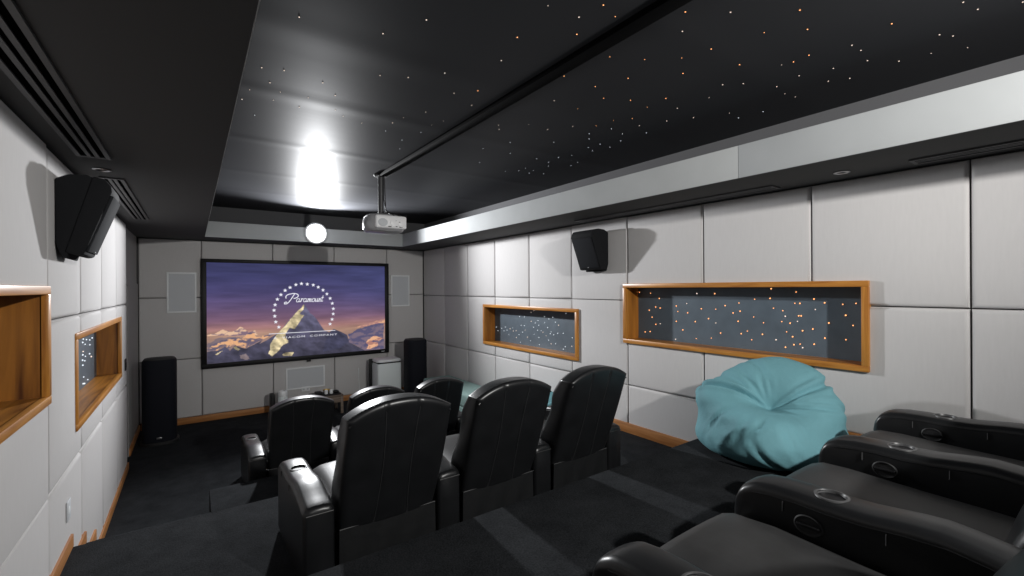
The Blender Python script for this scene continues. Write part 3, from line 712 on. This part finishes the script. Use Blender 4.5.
CR3= [(0.875,0.013),(0.887,0.068),(0.875,0.113),(0.891,0.153),(0.932,0.178),(0.99,0.141),(0.956,0.117),(0.915,0.129),(0.907,0.109),(0.948,0.089),(0.956,0.044),(0.899,0.009)]
LINE= [(0.302,0.262),(0.464,0.255),(0.676,0.253)]
TXT= [(0.326,0.212),(0.684,0.211)]

def fbm(x, y, seed, f0=3., oct=5):
    rg = np.random.default_rng(seed); v = np.zeros_like(x); a, f, tot = 1., f0, 0
    for _ in range(oct):
        G_ = rg.random((64, 64)); xi, yi = x * f, y * f
        i, j = np.floor(xi).astype(int), np.floor(yi).astype(int); s, t = xi - i, yi - j
        s, t = s * s * (3 - 2 * s), t * t * (3 - 2 * t)
        q = lambda a_, b_: G_[a_ % 64, b_ % 64]
        v += a * ((q(i, j) * (1 - s) + q(i + 1, j) * s) * (1 - t) + (q(i, j + 1) * (1 - s) + q(i + 1, j + 1) * s) * t); tot += a; a *= .55; f *= 2.1
    return v / tot
def inside(P, x, y):
    c = np.zeros(x.shape, bool); n = len(P)
    for k in range(n):
        (x0, y0), (x1, y1) = P[k], P[(k + 1) % n]
        if y0 == y1: continue
        c ^= ((y0 > y) != (y1 > y)) & (x < (x1 - x0) * (y - y0) / (y1 - y0) + x0)
    return c
nx, ny = 340, 196
gx, gy = np.meshgrid(np.linspace(0, 1, nx), np.linspace(0, 1, ny), indexing='ij')
def mixc(c, col, k): return c * (1 - k[..., None]) + np.array(col, float) * k[..., None]
stops = [(0, (112, 102, 112)), (.27, (172, 136, 118)), (.33, (158, 116, 114)), (.42, (122, 92, 114)), (.55, (94, 78, 112)), (.70, (72, 67, 108)), (.85, (60, 60, 100)), (1, (54, 56, 92))]
c = np.zeros((nx, ny, 3))
for ch in range(3): c[..., ch] = np.interp(gy, [s[0] for s in stops], [s[1][ch] for s in stops])
# the right side is bluer, streaks drift across
c = mixc(c, (66, 70, 112), np.clip((gx - .55) * 1.3, 0, .6) * np.clip((gy - .40) * 3, 0, 1))
st = fbm(gx * 1.2, gy * 6, 3, 4.); c *= (1 + .38 * (st - .5))[..., None]
def soft(P, seed, amp=.035):
    dx, dy = (fbm(gx, gy, seed, 11.) - .5) * amp * 2, (fbm(gx, gy, seed + 1, 11.) - .5) * amp * 2.4
    return inside(P, gx + dx, gy + dy)
n0 = lambda a, b_: fbm(a * 1.5, b_ * 1.9, 8, 9.)
n1 = .5 + 4.5 * (n0(gx, gy) - n0(gx - .006, gy + .022)) + .5 * (n0(gx, gy) - .5)
for P, lit, dk, sd in ((CL1, (222, 184, 154), (128, 106, 120), 20), (CL2, (226, 172, 128), (104, 92, 110), 22), (CR2, (120, 104, 120), (86, 82, 112), 24), (CR1, (216, 164, 132), (170, 124, 120), 26), (CR3, (226, 172, 136), (172, 122, 112), 28)):
    k = soft(P, sd, .022).astype(float); sh = np.clip((n1 - .30) * 2.2, 0, 1)
    col = np.array(dk)[None, None] * (1 - sh[..., None]) + np.array(lit)[None, None] * sh[..., None]
    c = c * (1 - k[..., None]) + col * k[..., None]
k = soft([(0, .12), (0, .22), (.06, .25), (.12, .245), (.2, .25), (.24, .2), (.1, .14)], 40, .02).astype(float); c = mixc(c, (96, 92, 112), k * .55 * (n1 < .5))
pk = inside(PEAK, gx, gy)
rock = fbm(gx * 2.2 + gy * 1.3, gy * 1.2 - gx * .8, 12, 12.)
mt = np.array((84, 82, 104))[None, None] * (.62 + .8 * rock[..., None]) * np.clip(.72 + gy * .9, .7, 1.1)[..., None]
c = np.where(pk[..., None], mt, c)
c = np.where((inside(RIDGE2, gx, gy))[..., None], np.array((66, 66, 88)) * (.65 + .7 * rock[..., None]), c)
lit = soft(LIT, 50, .010) | soft(LITB, 52, .014) | soft(LITC, 54, .02) | soft(LITE, 56, .01) | soft(LITF, 58, .01)
c = np.where((lit & pk)[..., None], np.array((206, 190, 152)) * (.30 + 1.25 * rock[..., None]), c)
c = np.where((soft(LITD, 60, .02) & pk)[..., None], np.array((130, 116, 120)) * (.7 + .5 * rock[..., None]), c)
lin = np.clip(c / 255, 0, 1); lin = np.where(lin <= .04045, lin / 12.92, ((lin + .055) / 1.055) ** 2.4)
bm = bmesh.new()
me = bpy.data.meshes.new('picture')
px0, px1, pz0, pz1 = -W2 + bz - .004, W2 - bz + .004, bz - .004, H - .058
vs = [(px0 + (px1 - px0) * i / (nx - 1), -.030, pz0 + (pz1 - pz0) * j / (ny - 1)) for i in range(nx) for j in range(ny)]
fs = [(i * ny + j, (i + 1) * ny + j, (i + 1) * ny + j + 1, i * ny + j + 1) for i in range(nx - 1) for j in range(ny - 1)]
me.from_pydata(vs, [], fs); bm.free()
at = me.color_attributes.new('picture', 'FLOAT_COLOR', 'POINT')
buf = np.ones((nx * ny, 4), np.float32); buf[:, :3] = lin.reshape(-1, 3); at.data.foreach_set('color', buf.ravel())
pm, nt, b = nodes('projected_picture')
b.inputs['Base Color'].default_value = (.02, .02, .02, 1); b.inputs['Roughness'].default_value = .9; b.inputs['Specular IOR Level'].default_value = 0
ca = nt.nodes.new('ShaderNodeVertexColor'); ca.layer_name = 'picture'; nt.links.new(ca.outputs['Color'], b.inputs['Emission Color']); b.inputs['Emission Strength'].default_value = 1.05
pm.cycles.emission_sampling = 'NONE'
me.materials.append(pm)
pic = bpy.data.objects.new('picture', me); COL.objects.link(pic); pic.parent = sc
MB().box(-W2 + .02, W2 - .02, -.026, -.002, .02, H - .02).build('screen_backing', M['bezel'], sc)
PX = lambda u: px0 + (px1 - px0) * u
PZ = lambda v: pz0 + (pz1 - pz0) * v
def flat(name, polys, mat, y=-.0325):
    b = bmesh.new()
    for P in polys: b.faces.new([b.verts.new((p[0], y, p[1])) for p in P])
    r = bmesh.ops.extrude_face_region(b, geom=list(b.faces))
    for v in r['geom']:
        if isinstance(v, bmesh.types.BMVert): v.co.y += .0018
    m = MB(); m._join(b); return m.build(name, mat, pic, smooth=False)
for k, (u, v) in enumerate(RING):
    r = .038
    flat('logo_star', [[(PX(u) + r * (1 if q % 2 == 0 else .42) * math.sin(q * math.pi / 5), PZ(v) + r * (1 if q % 2 == 0 else .42) * math.cos(q * math.pi / 5)) for q in range(10)]], M['logo'])
# script lettering, drawn as pen strokes
def arc(cx, cy, rx, ry, a0, a1, n=14): return [(cx + rx * math.cos(R(a0 + (a1 - a0) * i / n)), cy + ry * math.sin(R(a0 + (a1 - a0) * i / n))) for i in range(n + 1)]
ST = [[(1.75, 2.35), (1.55, 1.6), (1.25, .7), (.95, .0), (.6, -.42), (.15, -.45), (.05, -.1), (.35, .1), (.6, -.05)],
      arc(.95, 1.55, .95, .75, 215, 95) + arc(1.55, 1.72, 1.15, .72, 115, -75, 20)]
def la_(x): return [arc(x + .32, .5, .30, .48, 60, 360, 18), [(x + .66, .95), (x + .60, .4), (x + .66, .05), (x + .86, .12), (x + 1.0, .35)]]
def lr_(x): return [[(x, .9), (x + .1, .98), (x + .14, .5), (x + .08, .0)], [(x + .12, .55), (x + .3, .95), (x + .52, .90)]]
def hump(x, w=.36): return [(x + .02, .0), (x + .08, .55), (x + .22, .95), (x + w - .04, .85), (x + w, .4), (x + w, .02)]
def lm_(x): return [[(x, .95), (x + .06, .5), (x + .02, .0)], hump(x), hump(x + .38) + [(x + .9, .12)]]
def ln_(x): return [[(x, .95), (x + .06, .5), (x + .02, .0)], hump(x) + [(x + .52, .12)]]
def lo_(x): return [arc(x + .32, .48, .31, .48, 90, 450, 20)]
def lu_(x): return [[(x, .95), (x, .35), (x + .12, .02), (x + .34, .15), (x + .44, .6), (x + .46, .95)], [(x + .46, .95), (x + .46, .2), (x + .58, .03), (x + .72, .2)]]
def lt_(x): return [[(x + .18, 1.75), (x + .14, .9), (x + .10, .2), (x + .22, .0), (x + .45, .2)], [(x - .08, 1.1), (x + .45, 1.15)]]
x = 2.55
for fn, wd in ((la_, .98), (lr_, .60), (la_, .98), (lm_, .98), (lo_, .78), (lu_, .76), (ln_, .60), (lt_, .5)):
    ST += fn(x); x += wd
tw = x + .1
def ribbon(S, wd):
    P = [Vector((PX(.385 + .228 * (p[0] + .22 * p[1]) / (tw + .3)), 0, PZ(.590 + .0385 * p[1]))) for p in S]; polys = []
    for a, b_ in zip(P, P[1:]):
        d = b_ - a
        if d.length < 1e-6: continue
        d.normalize(); q = Vector((-d.z, 0, d.x)) * wd; a2, b2 = a - d * wd * .5, b_ + d * wd * .5
        polys.append([((a2 + q).x, (a2 + q).z), ((a2 - q).x, (a2 - q).z), ((b2 - q).x, (b2 - q).z), ((b2 + q).x, (b2 + q).z)])
    return polys
pl = []
for i, S_ in enumerate(ST): pl += ribbon(S_, .0075 if i < 2 else .0055)
flat('script_lettering', pl, M['logo'])
flat('logo_line', [[(PX(LINE[0][0]), PZ(.259)), (PX(LINE[2][0]), PZ(.2575)), (PX(LINE[2][0]), PZ(.2635)), (PX(LINE[0][0]), PZ(.265))]], M['logo'])
def text(body, u0, u1, v, size, spacing):
    cu = bpy.data.curves.new('small_lettering', 'FONT'); cu.body = body; cu.size = size; cu.space_character = spacing; cu.align_x = 'CENTER'; cu.extrude = .0008
    f_ = bpy.data.objects.new('lettering_curve', cu); COL.objects.link(f_); bpy.context.view_layer.update()
    me_ = bpy.data.meshes.new_from_object(f_.evaluated_get(bpy.context.evaluated_depsgraph_get())); bpy.data.objects.remove(f_)
    me_.materials.clear(); me_.materials.append(M['logo'])
    o = bpy.data.objects.new('small_lettering', me_); COL.objects.link(o); o.parent = pic
    o.rotation_euler = (R(90), 0, 0); o.location = (PX((u0 + u1) / 2), -.0325, PZ(v))
    bpy.context.view_layer.update()
    if o.dimensions.x > 0: o.scale.x = PX(u1) - PX(u0); o.scale.x = (PX(u1) - PX(u0)) / o.dimensions.x
text('A  VIACOM  COMPANY', .326, .686, .205, .052, 1.3)

# ------------------------------------------------------------------ loudspeakers
def inwall(x0, x1, z0, z1, label):
    root = empty('in_wall_speaker', ((x0 + x1) / 2, YF, (z0 + z1) / 2), label, 'speaker', 'white in-wall speakers on the front wall')
    a, b_, f = (x1 - x0) / 2, (z1 - z0) / 2, .026
    m = MB()
    for q in ((-a, a, -b_, -b_ + f), (-a, a, b_ - f, b_), (-a, -a + f, -b_ + f - .001, b_ - f + .001), (a - f, a, -b_ + f - .001, b_ - f + .001)): m.box(q[0], q[1], -.018, -.001, q[2], q[3], .003)
    m.build('speaker_frame', M['white'], root)
    MB().box(-a + f - .003, a - f + .003, -.010, -.001, -b_ + f - .003, b_ - f + .003).build('speaker_grille', M['inwall'], root, smooth=False)
inwall(-.345, .054, 1.853, 2.52, 'upright white-framed grey speaker set in the wall left of the screen')
inwall(3.424, 3.833, 1.850, 2.515, 'upright white-framed grey speaker set in the wall right of the screen')
inwall(1.40, 2.085, .345, .752, 'wide white-framed grey speaker set in the wall under the screen')
def tower(x, y, label):
    root = empty('tower_speaker', (x, y, 0), label, 'speaker', 'black tower speakers')
    rows = []
    for z, s in ((.045, .97), (.06, 1), (1.14, 1), (1.185, .99), (1.205, .96), (1.218, .90)): rows.append([(px * s, py * s, z) for px, py in plan(.41, .41, 3.2, 40)])
    MB().grid(rows, close_v=True, cap0=True, cap1=True).build('speaker_cabinet', M['tower'], root)
    rows = [[(px * s, py * s, z) for px, py in plan(.46, .46, 2.6, 40)] for z, s in ((0, .97), (.006, 1), (.035, 1), (.045, .96))]
    MB().grid(rows, close_v=True, cap0=True, cap1=True).build('plinth', M['lever'], root)
    m = MB(); rows = [[(px * s, py * s, z) for px, py in plan(.37, .37, 3.2, 40)] for z, s in ((1.214, 1), (1.226, .985), (1.23, .95))]
    m.grid(rows, close_v=True, cap0=True, cap1=True).build('top_cap', M['lever'], root)
    MB().box(-.03, .03, -.212, -.203, .09, .115, .002).build('badge', M['chrome'], root)
tower(-.40, 8.37, 'tall black tower speaker at the left front corner')
tower(3.60, 8.36, 'tall black tower speaker at the right front corner beside the pale appliance')
def surround(sgn, y0, y1, label):
    """wall speaker; d grows from the wall face into the room"""
    face = XL if sgn > 0 else XR
    root = empty('wall_speaker', (face, (y0 + y1) / 2, 2.43), label, 'speaker', 'black speakers high on the side walls')
    c = (y0 + y1) / 2; a = (y1 - y0) / 2
    k_ = .88 if sgn > 0 else 1.04
    mp = lambda d, z, w: (sgn * d * k_, w, z - 2.43)
    MB().prism([(.004, 2.52), (.035, 2.432), (.06, 2.425), (.20, 2.93), (.165, 2.945), (.07, 2.938), (.004, 2.905)], -a + .015, a - .015, mp, .008).build('rear_housing', M['speaker'], root, angle=30)
    MB().prism([(.052, 2.462), (.118, 2.445), (.150, 2.452), (.300, 2.850), (.295, 2.885), (.262, 2.925), (.196, 2.938)], -a, a, mp, .012).build('speaker_cabinet', M['speaker'], root, angle=30)
    m = MB(); n_ = Vector((.398, 0, -.150)).normalized()
    p0, p1 = Vector((.163, 0, 2.475)), Vector((.296, 0, 2.83))
    q = []
    for w in (-a + .02, a - .02):
        for p in (p0, p1): q.append((p, w))
    poly = [(p0.x - .01, p0.z), (p0.x + .006, p0.z - .004), (p1.x + .010, p1.z - .006), (p1.x - .006, p1.z)]
    MB().prism(poly, -a + .02, a - .02, mp, .003).build('front_grille', M['grille'], root)
    MB().box(*sorted((sgn * .176 * k_, sgn * .184 * k_)), -.006, .006, .045, .050).build('badge', M['chrome'], root)
surround(1, 3.74, 4.10, 'black wedge-shaped speaker tilted down high on the left wall')
surround(-1, 3.76, 4.12, 'black wedge-shaped speaker tilted down high on the right wall above the niches')

# ------------------------------------------------------------------ things along the front wall
ap = empty('air_purifier', (3.155, 8.76, 0), 'pale grey appliance with a rounded lid, beside the right tower speaker', 'appliance')
MB().box(-.24, .24, -.20, .17, .03, .765, .035, 4).build('appliance_body', M['pale_plastic'], ap)
rows = []
for z, s in ((.785, .97), (.79, 1), (.815, 1), (.832, .96), (.838, .88)): rows.append([(px * s, py * s - .015, z) for px, py in plan(.50, .40, 5, 44)])
MB().grid(rows, close_v=True, cap0=True, cap1=True).build('lid', M['lid'], ap)
MB().box(-.225, .225, -.19, .16, .76, .79).build('lid_gap', M['dark'], ap)
MB().box(-.285, .23, .175, .215, .0, .82, .012, 3).build('rear_panel', M['dark'], ap)
m = MB()
for x_ in (-.18, .18):
    for y_ in (-.15, .12): m.lathe([(.02, 0), (.022, .03), (0, .03)], c=(x_, y_, 0), n=14)
m.build('foot', M['dark'], ap)
st_ = empty('side_table', (1.95, 8.52, 0), 'low wooden side table by the front wall under the screen', 'table')
MB().box(-.25, .25, -.22, .22, .300, .335, .006).build('table_top', M['table_wood'], st_)
for x_ in (-.225, .225):
    for y_ in (-.195, .195): MB().box(x_ - .022, x_ + .022, y_ - .022, y_ + .022, 0, .302, .003).build('leg', M['table_wood'], st_)
MB().box(-.215, .215, -.205, -.19, .20, .302, .002).build('apron', M['table_wood'], st_)
tr = tag(MB().box(1.735, 2.165, 8.34, 8.66, .336, .352, .005).build('serving_tray', M['dark']), 'dark tray on the low side table, holding small items', 'tray')
tag(MB().lathe([(0, 0), (.035, 0), (.06, .03), (.066, .055), (.060, .055), (.054, .03), (0, .012)], c=(1.97, 8.55, .353), n=24).build('small_bowl', M['brass']), 'small gold bowl on the dark tray', 'bowl')
tag(MB().lathe([(0, 0), (.028, 0), (.03, .02), (.03, .065), (.026, .068), (.024, .012), (0, .01)], c=(1.935, 8.44, .353), n=20).build('cup', M['white']), 'left white cup in front of the gold bowl on the tray', 'cup', 'white cups on the tray')
tag(MB().lathe([(0, 0), (.028, 0), (.03, .02), (.03, .065), (.026, .068), (.024, .012), (0, .01)], c=(2.02, 8.43, .353), n=20).build('cup', M['white']), 'right white cup on the tray, beside the gold bowl', 'cup', 'white cups on the tray')
tag(MB().box(2.07, 2.15, 8.41, 8.52, .353, .392, .012, 3).build('sunglasses_case', M['dark']), 'small dark rounded case at the right end of the tray', 'case')
tag(MB().box(1.76, 1.87, 8.42, 8.56, .353, .40, .01, 3).build('tissue_box', M['dark']), 'small dark box at the left end of the tray', 'box')
cn = empty('canister', (1.27, 8.66, 0), 'white cylindrical canister on the floor left of the side table', 'canister')
MB().lathe([(0, 0), (.07, 0), (.076, .012), (.076, .36), (.072, .37), (0, .37)], n=32).build('canister_body', M['pale_plastic'], cn)
MB().lathe([(0, .371), (.072, .371), (.076, .38), (.072, .445), (.058, .462), (.034, .462), (.03, .44), (0, .438)], n=32).build('lid', M['white'], cn)
MB().lathe([(0, .439), (.03, .4395), (.0, .4398)], n=20).build('opening', M['dark'], cn)
tag(MB().box(1.09, 1.16, 8.72, 8.90, 0, .40, .01, 3).build('storage_box', M['dark']), 'black upright box on the floor behind the white canister', 'box')
so_ = empty('wall_socket', (1.74, YF, .335), 'white wall socket low on the front wall under the screen', 'socket')
MB().box(-.075, .075, -.014, -.001, -.045, .045, .004).build('socket_plate', M['white'], so_)
m = MB()
for x_ in (-.035, .035): m.lathe([(0, -.015), (.018, -.0155), (.02, -.0138)], c=(x_, 0, 0), axis='Y', n=16)
m.build('socket_hole', M['inwall'], so_)
tag(MB().tube([(2.735, 9.193, .62), (2.735, 9.19, .45), (2.74, 9.19, .25), (2.745, 9.185, .115)], .006, 8).build('wall_cable', M['pale_plastic']), 'thin pale cable running down the front wall left of the appliance', 'cable')
ls = empty('wall_socket', (XL, 4.06, .80), 'small recessed socket plate low on the left wall', 'socket')
MB().box(.001, .008, -.05, .05, -.065, .065, .006).build('socket_plate', M['inwall'], ls)
MB().lathe([(0, .009), (.022, .0095), (.026, .0079)], axis='X', n=18).build('socket_hole', M['white'], ls)
sw = empty('light_switch', (XL, 7.12, 1.33), 'dark switch plate on the left wall beyond the far niche', 'switch')
MB().box(.001, .012, -.045, .045, -.07, .07, .004).build('switch_plate', M['dark'], sw)
MB().box(.011, .016, -.02, .02, -.03, .03, .003).build('switch_rocker', M['lever'], sw)

# ------------------------------------------------------------------ camera and view
cam = bpy.data.cameras.new('camera'); cam.sensor_width = 36; cam.lens = 446.6837 / 1024 * 36; cam.clip_start = .02; cam.clip_end = 60
co = bpy.data.objects.new('camera', cam); COL.objects.link(co)
yaw, pit, rol = .6209, -.0006, -.006
fw = Vector((math.sin(yaw) * math.cos(pit), math.cos(yaw) * math.cos(pit), math.sin(pit)))
r_ = Vector((math.cos(yaw), -math.sin(yaw), 0)); u_ = r_.cross(fw)
r2 = r_ * math.cos(rol) + u_ * math.sin(rol); u2 = -r_ * math.sin(rol) + u_ * math.cos(rol)
Mx = Matrix((r2, u2, -fw)).transposed().to_4x4(); Mx.translation = (0, 0, 2.2332)
co.matrix_world = Mx
SC.camera = co
wd = bpy.data.worlds.new('world'); SC.world = wd; wd.use_nodes = True
wd.node_tree.nodes['Background'].inputs['Color'].default_value = (0, 0, 0, 1)
vs_ = SC.view_settings; vs_.view_transform = 'Standard'; vs_.look = 'None'; vs_.exposure = 0; vs_.gamma = 1; vs_.use_curve_mapping = False
SC.cycles.max_bounces = 10; SC.cycles.diffuse_bounces = 6; SC.cycles.glossy_bounces = 4
SC.cycles.sample_clamp_indirect = 6
